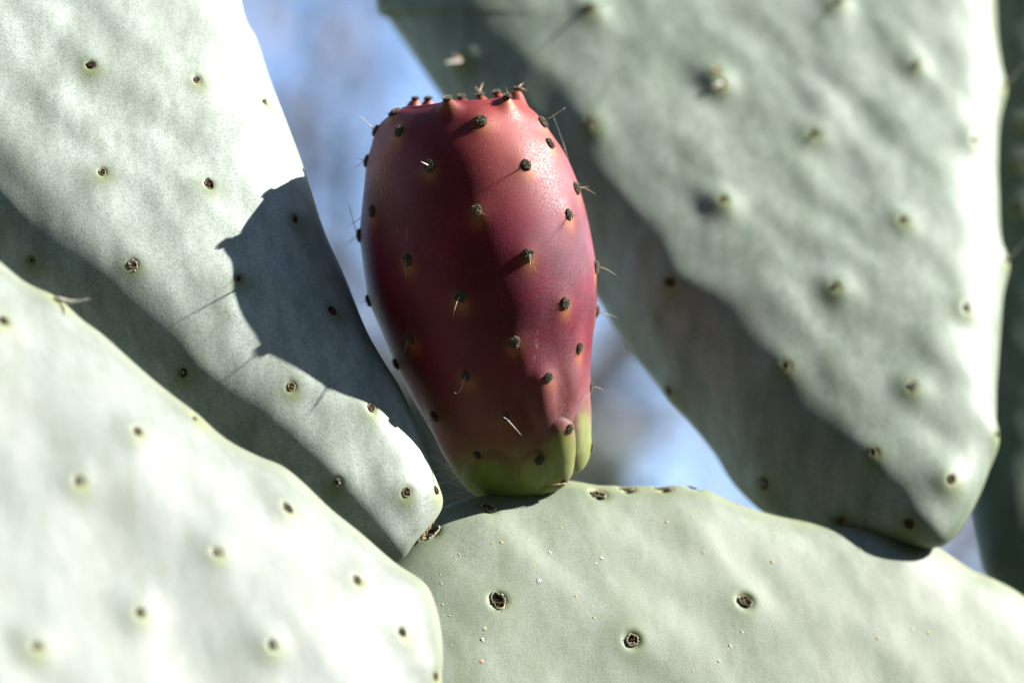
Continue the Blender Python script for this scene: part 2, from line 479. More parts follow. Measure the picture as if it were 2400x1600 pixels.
# ------------------------------------------------------------------ pads
def build_pad(label, outline, centre, depth, thick, power, mat, res, areoles, base_disp, warts=(), scars=(), lump=(0.05, 0.02), aniso=(0.6, 0.8), mound=0.05, seed=1, group=None, extra=None, asz=1.0):
    nphi, nr = res
    O = plane_xz(spline(dpx(outline), nphi, closed=True))
    # slow irregularities along the edge
    Op = np.stack([O[:, 0], O[:, 1] * 0, O[:, 1]], -1)
    c = plane_xz(dpx(centre))
    a = np.linspace(0, math.pi / 2, nr + 1)[1:]
    r = np.sin(a)
    XZ = c + r[:, None, None] * (O - c)[None]                # front rings
    def surf(XZ, r, side):
        X, Z = XZ[..., 0], XZ[..., 1]
        y = depth(X, Z)
        h = thick * np.sqrt(np.maximum(0, 1 - r ** power))
        s = (D + y) / D
        return np.stack([X * s, y + side * h, Z * s], -1)
    front = surf(XZ, r[:, None] * np.ones(nphi), -1).reshape(-1, 3)
    cf = surf(c[None], np.zeros(1), -1)
    bi = np.arange(nr - 1, -1, -1)[4::4]
    back = surf(XZ[bi], r[bi][:, None] * np.ones(nphi), 1).reshape(-1, 3)
    cb = surf(c[None], np.zeros(1), 1)
    V = np.concatenate([cf, front, back, cb])
    nring = nr + len(bi)
    j = np.arange(nphi); jn = (j + 1) % nphi
    F = [np.stack([np.zeros(nphi, int), 1 + jn, 1 + j, 1 + j], 1)]
    for i in range(nring - 1):
        F.append(np.stack([1 + i * nphi + j, 1 + i * nphi + jn, 1 + (i + 1) * nphi + jn, 1 + (i + 1) * nphi + j], 1))
    last = len(V) - 1
    F.append(np.stack([1 + (nring - 1) * nphi + j, 1 + (nring - 1) * nphi + jn, np.full(nphi, last), np.full(nphi, last)], 1))
    F = np.concatenate(F)
    N = grid_normals(V, F)
    if N[0, 1] > 0: F = F[:, ::-1]; F = np.where((F[:, :1] == F[:, 1:2]), np.roll(F, -1, axis=1), F); N = -N
    px = project(V)
    nf = 1 + nr * nphi
    ray = V - np.array([0, -D, 0]); ray /= np.linalg.norm(ray, axis=1)[:, None]
    facing = (np.einsum('ij,ij->i', N, ray) < -0.03) & (np.arange(len(V)) < nf)
    fi = np.nonzero(facing)[0]
    def pick(src):
        d = ((px[fi] - np.asarray(src)) ** 2).sum(1)
        return fi[np.argmin(d)]
    rimv = np.ones(len(V)); rimv[0] = 0
    rimv[1:nf] = np.repeat(r, nphi)
    rimv[nf:-1] = np.repeat(r[bi], nphi); rimv[-1] = 0
    radius = np.linalg.norm(O - c, axis=1)
    edge = (1 - rimv[1:-1]) * np.tile(radius, nring)         # cm in from the outline
    rim = np.zeros(len(V)); rim[1:-1] = np.exp(-(edge / 0.22) ** 2)
    # areoles outside the picture continue the pattern
    src_a = [tuple(q) for q in dpx([p[:2] for p in areoles])]
    hx = 250
    O_src = spline(dpx(outline), 90, closed=True)
    lo, hi = O_src.min(0), O_src.max(0)
    off = []
    cs = dpx(centre)
    ang_o = np.arctan2(O_src[:, 1] - cs[1], O_src[:, 0] - cs[0]); rad_o = np.linalg.norm(O_src - cs, axis=1)
    order = np.argsort(ang_o)
    for iy in range(int((hi[1] - lo[1]) / hx) + 2):
        for ix in range(int((hi[0] - lo[0]) / hx) + 2):
            q = lo + np.array([ix + 0.5 * (iy % 2) + random.uniform(-.12, .12), iy + random.uniform(-.12, .12)]) * hx
            if -60 < q[0] < 2460 and -60 < q[1] < 1660: continue
            an = math.atan2(q[1] - cs[1], q[0] - cs[0]); rr = np.hypot(*(q - cs))
            if rr < 0.94 * np.interp(an, ang_o[order], rad_o[order], period=2 * math.pi): off.append(tuple(q))
    pts = [pick(s) for s in src_a] + [pick(s) for s in off]
    spt = [pick(dpx(s[:2])) for s in scars]
    # relief
    Q = V.copy()
    u = np.array([aniso[0], 0, -aniso[1]])                   # direction of the soft furrows
    along = Q @ u
    Qs = Q - 0.55 * along[:, None] * u
    disp = lump[0] * fbm(Qs, 0.55, 2, seed) + lump[1] * noise(Qs, 1.5, seed + 3)
    fadeb = np.where(np.arange(len(V)) < nf, 1.0, 0.6)
    disp = disp * fadeb * (1 - 0.6 * rim)
    halo = np.zeros(len(V))
    for n_, i in enumerate(pts):
        dv = V - V[i]
        near = (np.abs(dv) < 2.2).all(1)
        d2 = (dv[near] ** 2).sum(1)
        k = mound * (0.75 + 0.5 * ((n_ * 37) % 10) / 10)
        disp[near] += k * np.exp(-d2 / 0.42 ** 2) - 0.06 * asz * np.exp(-d2 / (0.075 * asz) ** 2)
        sk = dv[near] + np.array([0, 0, 0.10])
        halo[near] = np.maximum(halo[near], np.exp(-(sk ** 2).sum(1) / (0.23 * asz) ** 2))
    for i in spt:
        dv = V - V[i]; d2 = (dv ** 2).sum(1)
        disp += 0.03 * np.exp(-d2 / 0.4 ** 2) - 0.16 * np.exp(-d2 / 0.13 ** 2)
        halo = np.maximum(halo, 0.6 * np.exp(-d2 / 0.33 ** 2))
    if extra is not None: disp = disp + extra(V, N, px)
    V2 = V + N * disp[:, None]
    base = Vector(to_world(at(dpx(base_disp), float(depth(*plane_xz(dpx(base_disp)))))))
    W = Matrix.Translation(base)
    root = thing('cactus_pad', label, 'cactus pad', W, group)
    me = mesh_from(to_world(V2) - np.array(base), F, 'pad_skin', [mat], {'halo': halo, 'rim': rim})
    link('skin', me, W, root)
    N2 = N
    made = []
    for n_, i in enumerate(pts):
        p = V[i] + N[i] * (disp[i] + 0.055 * asz)
        s = asz * random.uniform(0.72, 1.2) * (areoles[n_][2] if n_ < len(areoles) and len(areoles[n_]) > 2 else 1)
        o = link('areole', PAD_AREOLES[n_ % len(PAD_AREOLES)], frame_on(p, N[i], random.uniform(-.3, .3), s), root)
        made.append((o, p, N[i]))
    for n_, s in enumerate(scars):
        i = spt[n_]
        p = V[i] + N[i] * (disp[i] + 0.150)
        o = link('areole_scar', scar_mesh(90 + n_ + seed, s[3], s[4]), frame_on(p, N[i], s[5], s[2] * 0.88), root)
    for x, y, kind, s in warts:
        i = pick((x, y))
        o = link('wart', WARTS[kind], frame_on(V2[i], N[i], random.uniform(0, 6), s * 0.75) @ Matrix.Diagonal((random.uniform(.8, 1.25), 1, random.uniform(.3, .65), 1)), root)
    return root, made, dict(V=V2, N=N, px=px, fi=fi, pick=pick)

# left pad: crest runs down to the joint, its right flank turns to the sun
def depth_left(X, Z):
    v = (X + 6.47) * 0.65 + (Z + 0.63) * 0.76
    u = (X + 6.47) * 0.76 - (Z + 0.63) * 0.65
    v = v - 0.3
    return -1.95 - 0.06 * u + 0.65 * (np.sqrt(v * v + 0.8) - .80)
OUT_A = [(555, 0), (590, 90), (622, 190), (660, 290), (700, 400), (741, 520), (783, 620), (832, 740), (880, 828), (912, 880), (942, 940), (972, 1020), (1000, 1105), (1013, 1152), (1000, 1190),
         (960, 1240), (915, 1286), (850, 1290), (740, 1250), (520, 1130), (250, 960), (-50, 740), (-280, 420), (-430, 0), (-450, -400), (-330, -800), (-60, -1000), (220, -950), (420, -700), (510, -350)]
AR_A = [(208, 151), (453, 182), (606, 235, .8), (235, 395), (479, 422), (305, 607), (675, 505), (549, 641), (425, 855), (671, 889), (761, 716), (847, 940), (774, 1105), (928, 1133), (997, 1127, .7), (75, 597)]
WA_A = [(290, 219, 'r', .45), (269, 275, 'r', .5), (252, 345, 'r', .4), (200, 5, 'r', .45), (170, 262, 'r', .3)]
MAT_A = pad_material('pad_skin_left', (0, 0.5, 0))
padA, arA, gA = build_pad('pale grey-green cactus pad carrying the dark shadow of the red fruit', OUT_A, (200, 200), depth_left, 1.1, 4.0, MAT_A, (720, 300), AR_A, (970, 1235), WA_A, lump=(0.06, 0.034), mound=0.035, seed=4)

# bottom pad: carries the fruit and the joints of its neighbours
def depth_bottom(X, Z):
    return 0.40 * X + 0.48 * (Z + 2.75) - 0.05
OUT_C = [(990, 1188), (1020, 1166), (1065, 1150), (1130, 1137), (1210, 1122), (1290, 1104), (1330, 1108), (1375, 1117), (1440, 1119), (1510, 1118), (1570, 1117), (1625, 1130), (1700, 1160), (1800, 1188), (1900, 1205), (2000, 1208), (2100, 1222), (2165, 1262), (2230, 1306), (2290, 1332), (2352, 1368),
         (2480, 1470), (2600, 1640), (2680, 1900), (2660, 2200), (2520, 2600), (2250, 2950), (1950, 3180), (1750, 3260), (1550, 3180), (1260, 2900), (1020, 2500), (880, 2100), (830, 1750), (840, 1450), (880, 1330), (915, 1275), (950, 1225)]
AR_C = []
Z5 = lambda x, y, k, s: (900 + .3507 * x, 1050 + .3507 * y, k, s)
Z6 = lambda x, y, k, s: (1600 + .3826 * x, 1000 + .3826 * y, k, s)
WA_C = [Z5(*q) for q in [(1178, 532, 'y', .8), (785, 637, 'y', 1), (711, 648, 'y', .8), (500, 717, 'y', .8), (1010, 780, 'y', .9), (1000, 797, 'y', .5), (1276, 992, 'y', 1), (1399, 1138, 'y', .9), (664, 1212, 'y', 1.1), (2110, 423, 'y', .8), (1890, 492, 'y', .9), (2063, 462, 'y', .6), (2137, 695, 'y', .7), (2236, 1420, 'y', .9), (2065, 1485, 'y', .6), (918, 997, 'y', .5),
        (966, 610, 'w', .7), (1101, 703, 'w', 1.1), (1449, 735, 'w', 1.3), (1416, 770, 'w', .9), (1031, 888, 'w', 1.6), (651, 1285, 'w', 1.3), (1160, 830, 'w', .5), (483, 740, 'w', .6), (714, 790, 'w', .4), (649, 1427, 'r', 1.2), (612, 855, 'w', .5)]]
WA_C += [Z6(*q) for q in [(105, 518, 'y', .8), (60, 555, 'y', .7), (130, 769, 'y', .7), (33, 770, 'y', .6), (547, 824, 'y', 1.2), (1097, 742, 'y', 1.4), (1195, 1287, 'y', 1), (1512, 1258, 'y', 1.1), (220, 1434, 'y', .9), (1310, 708, 'y', .9), (417, 916, 'w', .9), (371, 1256, 'w', 1), (292, 1333, 'w', 1.1), (1405, 1238, 'w', 1), (1860, 1055, 'r', 1.0), (1370, 1295, 'w', .6)]]
WA_C += [(1032, 1372, 'y', .8), (1040, 1400, 'r', .6), (1036, 1418, 'y', .7), (1048, 1445, 'y', .6), (1052, 1388, 'y', .5), (1042, 1478, 'r', .5), (1056, 1512, 'y', .5), (1030, 1350, 'r', .6)]
SC_C = [(1122, 1168, 0.80, 1.1, .75, -.35), (1374, 1135, .75, 1.25, .6, -.5), (1141, 1381, 1.0, .80, 1.15, .15), (1452, 1470, .75, 1.0, 1.0, .3), (1711, 1380, .78, 1.15, .75, -.6), (988, 1222, 1.0, .75, 1.5, -.55), (2242, 1600, .8, 1, 1, 0), (1440, 1124, .5, 1.9, .4, -.1), (1526, 1121, .45, 2.4, .4, -.03), (1590, 1121, .4, 1.6, .4, 0.1)]
def rim_cork(V, N, px):
    return np.zeros(len(V))
MAT_C = pad_material('pad_skin_bottom', (0, -0.6, 0), bloom=(0.222, 0.248, 0.200), under=(0.056, 0.080, 0.032), amount=0.78)
padC, arC, gC = build_pad('broad pale cactus pad with corky scars that bears the red fruit on its rim', OUT_C, (1680, 2050), depth_bottom, 0.95, 5.0, MAT_C, (900, 340), AR_C, (1750, 3240), WA_C, SC_C, lump=(0.06, 0.022), mound=0.03, seed=9)

# right pad behind
def depth_right(X, Z):
    v = (X - 3.54) * 0.77 + (Z - 0.87) * 0.64
    u = (X - 3.54) * 0.64 - (Z - 0.87) * 0.77
    v = v + 0.10 * np.maximum(0, Z - 0.87)
    return 5.2 - 0.48 * u + 0.54 * (np.sqrt(v * v + 1.8) - 1.34) + 0.19 * v
OUT_D = [(862, -10), (892, 45), (940, 115), (990, 190), (1060, 285), (1150, 405), (1260, 545), (1368, 682), (1404, 745), (1452, 812), (1500, 870), (1552, 932), (1600, 990), (1640, 1042), (1672, 1092), (1704, 1132), (1745, 1170),
         (1800, 1200), (1860, 1222), (1950, 1234), (2030, 1236), (2080, 1244), (2125, 1255), (2162, 1252), (2194, 1228), (2220, 1190), (2242, 1150), (2262, 1105), (2279, 1040), (2284, 960), (2288, 880), (2292, 780), (2303, 680), (2307, 605), (2298, 540), (2293, 440), (2293, 330), (2301, 250), (2305, 195), (2291, 110), (2285, 20),
         (2270, -300), (2180, -700), (1950, -1050), (1600, -1180), (1250, -1050), (1000, -750), (860, -400)]
AR_D = [(1350, 28), (1060, 138), (1355, 285), (1640, 170), (1920, 10), (2100, 150), (1870, 310), (1662, 465), (2235, 325), (2070, 512), (1542, 650), (1916, 662), (2213, 712), (1806, 840), (1548, 895), (2094, 885), (2002, 1043), (2178, 1103), (1762, 1107), (1926, 1195), (2090, 1200), (2276, 1000, .7), (882, 6), (2300, 200, .6), (2303, 600, .6), (1650, 200, .7)]
WA_D = [(1438, 107, 'y', .9), (1478, 307, 'w', 1.1), (1565, 422, 'y', .9), (1642, 541, 'y', .8), (1764, 263, 'y', .9), (1694, 210, 'y', .9), (1700, 492, 'y', .7), (1712, 512, 'y', .7), (1397, 143, 'w', .7), (2026, 477, 'y', .7)]
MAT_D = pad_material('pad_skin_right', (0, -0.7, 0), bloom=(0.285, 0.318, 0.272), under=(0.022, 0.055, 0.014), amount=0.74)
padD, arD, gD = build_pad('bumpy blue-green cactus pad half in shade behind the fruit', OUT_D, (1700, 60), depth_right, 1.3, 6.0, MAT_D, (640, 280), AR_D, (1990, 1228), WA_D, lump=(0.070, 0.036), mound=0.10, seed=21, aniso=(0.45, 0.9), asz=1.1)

# foreground pad
def depth_front(X, Z):
    return 0.58 * X + 0.50 * Z - 0.4
OUT_B = [(-150, 470), (0, 600), (60, 650), (125, 690), (185, 735), (232, 768), (300, 828), (360, 880), (440, 945), (520, 1008), (590, 1045), (650, 1070), (700, 1110), (760, 1168), (830, 1225), (905, 1290), (975, 1338), (1000, 1390), (1013, 1450), (1016, 1510), (1010, 1568),
         (1020, 1750), (1080, 2000), (1190, 2300), (1240, 2520), (1150, 2640), (900, 2620), (500, 2520), (0, 2350), (-500, 2050), (-800, 1600), (-850, 1100), (-650, 700), (-400, 480)]
AR_B = [(5, 740), (310, 998), (180, 1105), (444, 965, .7), (653, 1167), (491, 1270), (817, 1332), (321, 1407), (620, 1483), (80, 1485), (921, 1448), (992, 1550), (122, 692, .7)]
MAT_B = pad_material('pad_skin_front', (0, 0.8, 0), bloom=(0.186, 0.205, 0.188), under=(0.061, 0.079, 0.040), amount=0.9)
padB, arB, gB = build_pad('blurred pale cactus pad in front of the other pads', OUT_B, (250, 1550), depth_front, 0.95, 6.0, MAT_B, (560, 240), AR_B, (1180, 2560), (), lump=(0.06, 0.022), mound=0.07, seed=33, asz=1.0)

# far pad at the right edge
def depth_far(X, Z):
    return 4.4 + 0.06 * (X - 9.7) + 0.75 * (Z + 4.9)
OUT_E = [(2228, 1170), (2243, 1250), (2262, 1312), (2300, 1350), (2345, 1385), (2400, 1440), (2470, 1440), (2560, 1340), (2700, 1150), (2850, 850), (2950, 450), (2960, 0), (2850, -450), (2650, -700), (2450, -650), (2300, -350), (2225, 0), (2190, 400), (2195, 800), (2215, 1050)]
AR_E = [(2335, 485), (2345, 385, .8), (2348, 300, .7)]
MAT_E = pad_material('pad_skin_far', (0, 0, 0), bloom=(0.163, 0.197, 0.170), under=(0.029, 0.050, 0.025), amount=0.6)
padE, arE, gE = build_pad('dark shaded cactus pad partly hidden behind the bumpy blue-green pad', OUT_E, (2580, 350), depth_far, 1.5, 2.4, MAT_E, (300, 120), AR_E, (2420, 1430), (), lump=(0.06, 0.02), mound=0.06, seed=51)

# spines on the pads: (areole index, tip px of the 2352 view, tip depth, radius, bend, material)
def pad_spines(made, rows):
    for i, tip, y, r, bend, mat in rows:
        o, p, n = made[i]
        spine_obj(o, p + n * 0.01, at(dpx(tip), p[1] + y), r, bend, mat)
pad_spines(arD, [(0, (1425, -4), -.35, 0.02, .03, M_SPINE), (1, (1020, 145), -.3, 0.055, 0, M_PALE), (1, (1040, 122), -.3, 0.03, 0, M_SPINE), (4, (2000, -20), -.3, .02, 0, M_SPINE),
                 (6, (1905, 300), -.2, .02, 0, M_SPINE), (23, (2358, 146), 0., .022, 0, M_PALE), (24, (2360, 548), 0., .018, 0, M_PALE), (3, (1635, 158), -.1, .03, 0, M_SPINE), (25, (1632, 205), -.15, .05, 0, M_PALE)])
pad_spines(arB, [(12, (204, 686), -.2, .045, .05, M_PALE)])
pad_spines(arA, [(2, (610, 214), -.12, .012, 0, M_SPINE), (2, (598, 226), -.12, .009, 0, M_SPINE)])

def joint(root, pts, depth, dy, rad, seed):
    """ragged corky line where a pad grows out of the next one"""
    rnd = random.Random(seed)
    P = spline(dpx(pts), 40)
    W = WORLD_M[root.name]; b = W.translation
    q = []
    for p in P:
        y = float(depth(*plane_xz(p))) + dy
        q.append((Vector(to_world(at(p, y) + np.array([rnd.gauss(0, .012), 0, rnd.gauss(0, .012)]))) - b) * 100)
    mb = MB(); mb.tube(q, [rad * rnd.uniform(.5, 1.3) * math.sin(math.pi * (0.06 + 0.88 * k / 39)) for k in range(40)], 6)
    link('corky_joint', mb.mesh('corky_joint', [M_JOINT]), W, root)
joint(padA, [(1004, 1183), (985, 1211), (960, 1239), (935, 1264), (914, 1284)], depth_left, -0.05, 0.035, 1)
joint(padD, [(1880, 1227), (1950, 1236), (2030, 1239), (2080, 1246), (2125, 1256), (2160, 1255)], depth_right, -0.05, 0.035, 2)

# ------------------------------------------------------------------ the fruit
FL = [(1100, 1137), (1062, 1104), (1022, 1045), (985, 980), (942, 905), (906, 832), (876, 760), (851, 690), (837, 620), (831, 555), (832, 490), (839, 420), (851, 358), (869, 308), (887, 279), (910, 263)]
FRr = [(1298, 1103), (1331, 1066), (1344, 1020), (1350, 955), (1354, 880), (1358, 800), (1366, 725), (1369, 655), (1365, 590), (1356, 530), (1343, 470), (1324, 410), (1297, 352), (1263, 303), (1234, 265), (1203, 239)]
def build_fruit():
    ns, nt = 420, 520
    LR = np.concatenate([plane_xz(dpx(FL)), plane_xz(dpx(FRr))], 1)
    S = spline(LR, ns)
    Lp, Rp = S[:, :2], S[:, 2:]
    mid = (Lp + Rp) / 2; half = (Rp - Lp) / 2
    axis = (mid[-1] - mid[0]) / np.linalg.norm(mid[-1] - mid[0])
    # rounded underside and dished crown
    nb = 26; a = np.linspace(0, math.pi / 2, nb + 1)[:-1]
    mb_ = mid[0] - axis * (0.22 * np.cos(a))[:, None]; hb = half[0] * np.sin(a)[:, None]
    ncr = 60; q = np.linspace(0, 1, ncr + 1)[1:]
    f = 1 - q
    drop = np.interp(q, [0, .06, .14, .3, .6, 1], [0, -.05, -.045, .16, .42, .5])
    mc = mid[-1] - axis * drop[:, None]; hc = half[-1] * (f ** 0.95)[:, None]
    mid = np.concatenate([mb_, mid, mc]); half = np.concatenate([hb, half, hc])
    n = len(mid)
    th = np.linspace(0, 2 * math.pi, nt, endpoint=False)
    R = np.linalg.norm(half, axis=1)
    P = np.zeros((n, nt, 3))
    P[:, :, 0] = mid[:, :1] + half[:, :1] * np.cos(th)
    P[:, :, 2] = mid[:, 1:] + half[:, 1:] * np.cos(th)
    flat = 0.50 + 0.45 * smooth(-0.02, 0.22, (np.arange(n) - nb) / ns)      # the base narrows to the rim it sits on
    P[:, :, 1] = -(flat * R)[:, None] * np.sin(th)
    V = P.reshape(-1, 3)
    i = np.arange(n - 1)[:, None]; j = np.arange(nt)[None]; jn = (j + 1) % nt
    F = np.stack([i * nt + j, i * nt + jn, (i + 1) * nt + jn, (i + 1) * nt + j], -1).reshape(-1, 4)
    N = grid_normals(V, F)
    k = (nb + ns // 2) * nt + nt // 4
    if N[k, 1] > 0: F = F[:, ::-1]; N = -N
    px = project(V)
    hgt = np.repeat(np.clip((np.arange(n) - nb) / ns, 0, 1), nt)
    ring = np.repeat(np.arange(n), nt)
    ray = V - np.array([0, -D, 0]); ray /= np.linalg.norm(ray, axis=1)[:, None]
    fac = np.einsum('ij,ij->i', N, ray)
    outer = ring < nb + ns + 8
    front = np.nonzero((fac < -0.02) & outer & (V[:, 1] < 0.05))[0]
    backv = np.nonzero((V[:, 1] > 0.15) & (V[:, 1] < 1.7) & outer & (ring > nb + ns - 12))[0]
    def pick(src, pool):
        return pool[np.argmin(((px[pool] - np.asarray(src)) ** 2).sum(1))]
    front_px = [(911, 266), (1032, 253), (1165, 247), (868, 302), (921, 305), (1103, 282), (1241, 286), (1260, 331), (843, 369), (986, 383), (1207, 379), (1322, 434), (858, 486), (1094, 483), (1305, 492), (828, 540), (937, 597), (1214, 586), (1364, 614), (1058, 680), (1296, 695), (1372, 714),
                (851, 690), (944, 777), (1180, 785), (1328, 799), (912, 835), (1069, 863), (1257, 866), (1353, 889), (1000, 955), (1164, 957), (1301, 981), (1097, 1040), (1235, 1049), (1345, 1024), (1290, 1096)]
    back_px = [(956, 250), (986, 249), (1062, 241), (1106, 239), (1146, 236), (1190, 238)]
    ids = [pick(dpx(p), front) for p in front_px] + [pick(dpx(p), backv) for p in back_px]
    kinds = ['f'] * len(front_px) + ['r'] * len(back_px)
    for q_ in (1, 2): kinds[q_] = 'r'
    for row in range(8):                                     # the side turned away
        for c_ in range(5):
            t = (c_ + 0.5 + 0.5 * (row % 2)) / 5.5
            ii = int((nb + 30 + row * (ns - 70) / 7.2)) * nt + int((0.55 + 0.42 * t) * nt) % nt
            ids.append(ii); kinds.append('b')
    # relief
    disp = 0.014 * fbm(V, 0.6, 1, 71)
    halo = np.zeros(len(V)); near1 = np.full(len(V), 9.0); near2 = np.full(len(V), 9.0)
    ax3 = np.array([axis[0], 0, axis[1]])
    lift = np.zeros(len(V)); crown = np.zeros(len(V))
    for ii, kd in zip(ids, kinds):
        dv = V - V[ii]
        al = dv @ ax3
        tang2 = np.maximum(0, (dv ** 2).sum(1) - al ** 2)
        d2 = tang2 + al ** 2
        if kd == 'r':
            crown = np.maximum(crown, (0.22 if V[ii, 1] > 0 else 0.17) * np.exp(-d2 / 0.185 ** 2))
            halo = np.maximum(halo, 0.9 * np.exp(-(tang2 / 0.11 ** 2 + (al + 0.13) ** 2 / 0.15 ** 2)))
        else:
            w = 0.028 + 0.04 * smooth(.8, 1, hgt[ii])
            lift += w * np.exp(-d2 / 0.28 ** 2)
            halo = np.maximum(halo, 0.62 * np.exp(-(tang2 / 0.16 ** 2 + (al + 0.13) ** 2 / 0.2 ** 2)))
        if hgt[ii] < 0.48:
            e = np.sqrt(tang2 + ((al + 0.42) / 2.3) ** 2)
            near2 = np.minimum(near2, np.maximum(near1, e)); near1 = np.minimum(near1, e)
    low = smooth(0.44, 0.06, hgt) * smooth(0, 0.02, hgt + 0.02)
    gap = near2 - near1
    away = smooth(-0.3, 0.6, V[:, 1])                        # the unseen side takes a plain pattern of lobes
    crease = np.exp(-(gap / 0.17) ** 2) * low * (0.25 + 0.75 * away)
    disp += lift - 0.045 * crease + 0.07 * smooth(0.0, 0.55, gap) * low * away
    # rounded tubercles seen at the base: centre and half-size in px of the 2352 view, tilt, height cm, greenness
    LOBES = [l for l in [(1128, 1085, 66, 62, -.2, .075, 1.0), (1224, 1076, 40, 47, .05, .115, 1.0), (1284, 1038, 42, 84, .12, .12, 0.95), (1334, 1010, 27, 112, .05, .10, 0.9),
             (1180, 1003, 50, 50, .1, .16, .05), (1250, 918, 42, 72, .1, .15, .0), (1314, 888, 34, 84, .02, .13, .15), (1062, 1010, 54, 78, -.35, .045, .0), (1200, 830, 52, 66, .1, .055, .0), (1298, 745, 42, 66, .05, .045, .0), (1010, 1040, 30, 90, -.5, .03, .35)]]
    LOBES.sort(key=lambda l: l[6])
    lobe = np.zeros(len(V)); lobe_g = np.zeros(len(V)); edge = np.zeros(len(V))
    face = smooth(0.35, -0.05, V[:, 1])
    for lx, ly, sx, sy, tilt, hh, gg in LOBES:
        q2 = px / (2400 / 2352) - np.array([lx, ly])
        ct, st = math.cos(tilt), math.sin(tilt)
        ex = (q2[:, 0] * ct + q2[:, 1] * st) / sx; ey = (-q2[:, 0] * st + q2[:, 1] * ct) / sy
        wob = 1 + 0.06 * noise(V, 1.6, int(lx))
        rho = np.sqrt(ex ** 2 + ey ** 2) * wob
        if gg > 0.5: b = hh * np.clip(1 - rho ** 2.2, 0, 1) ** 0.85
        else: b = hh * 0.62 * (0.5 + 0.5 * np.cos(math.pi * np.clip(rho / 1.25, 0, 1)))
        lobe = np.where(gg > 0.5, np.maximum(lobe, b * face), lobe + b * face)
        lobe_g = np.maximum(lobe_g, gg * smooth(1.50, 0.15, rho + 0.30 * np.clip(-ey, 0, 1) + 0.12 * noise(V, 3.5, 77)) * face)
        edge = np.maximum(edge, np.exp(-((rho - 1.0) / 0.14) ** 2) * face * (0.35 if gg > .5 else 0.0))
    crease = np.maximum(crease * away, edge * 0.8)
    disp += lobe
    bulge = lobe / 0.12
    V2 = V + N * (disp + 0.35 * crown)[:, None] + ax3 * crown[:, None] * 0.9
    thr = 0.060 + 0.07 * smooth(0.4, 1.6, V[:, 0]) + 0.02 * noise(V, 0.8, 3)
    green = np.maximum(smooth(thr + 0.15, thr - 0.05, hgt), lobe_g)
    brown = smooth(0.42, 0.12, hgt) * (0.9 - 0.6 * smooth(0.6, 2.0, V[:, 0]))
    peach = smooth(0.62, 0.97, hgt) * (0.10 + 0.90 * smooth(-0.9, 1.4, V[:, 0] + 1.0)) + 0.45 * smooth(0.50, 0.2, hgt) * smooth(0.9, 1.9, V[:, 0])  # peach tint, painted stronger on the sunlit right side
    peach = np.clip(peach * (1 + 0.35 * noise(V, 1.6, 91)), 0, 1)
    base = Vector(to_world(np.array([mid[nb][0], 0, mid[nb][1]])))
    W = Matrix.Translation(base)
    root = thing('prickly_pear_fruit', 'ripe dark red prickly pear fruit with green base, dotted with dark bristly tufts', 'fruit', W)
    me = mesh_from(to_world(V2) - np.array(base), F, 'fruit_skin', [fruit_material()], {'halo': halo, 'green': green, 'peach': peach, 'crease': crease, 'brown': brown, 'wax_sheen': (0.15 + 0.85 * smooth(-0.2, 1.7, V[:, 0])) * (1 - 0.5 * smooth(.65, .95, hgt))})  # bloom mask whitens the sunlit right, a sheen put into the colour
    link('skin', me, W, root)
    made = []
    N2 = grid_normals(V2, F)
    for n_, (ii, kd) in enumerate(zip(ids, kinds)):
        nn = N[ii] * 0.6 + N2[ii] * 0.4
        if kd == 'r': nn = nn + ax3 * 0.9
        s = random.uniform(0.92, 1.1)
        if hgt[ii] < 0.35: s *= 0.82
        if kd == 'r': s *= 0.8
        p = V2[ii]
        o = link('areole', FRUIT_AREOLES[n_ % 6], frame_on(p, nn, random.uniform(-.4, .4), s), root)
        made.append((o, p, nn / np.linalg.norm(nn)))
    # spines: areole, tip in source px, depth change to the tip (cm), radius, bend
    A = lambda x, y: (800 + .319 * x, 150 + .319 * y)
    B_ = lambda x, y: (800 + .3827 * x, 600 + .3827 * y)
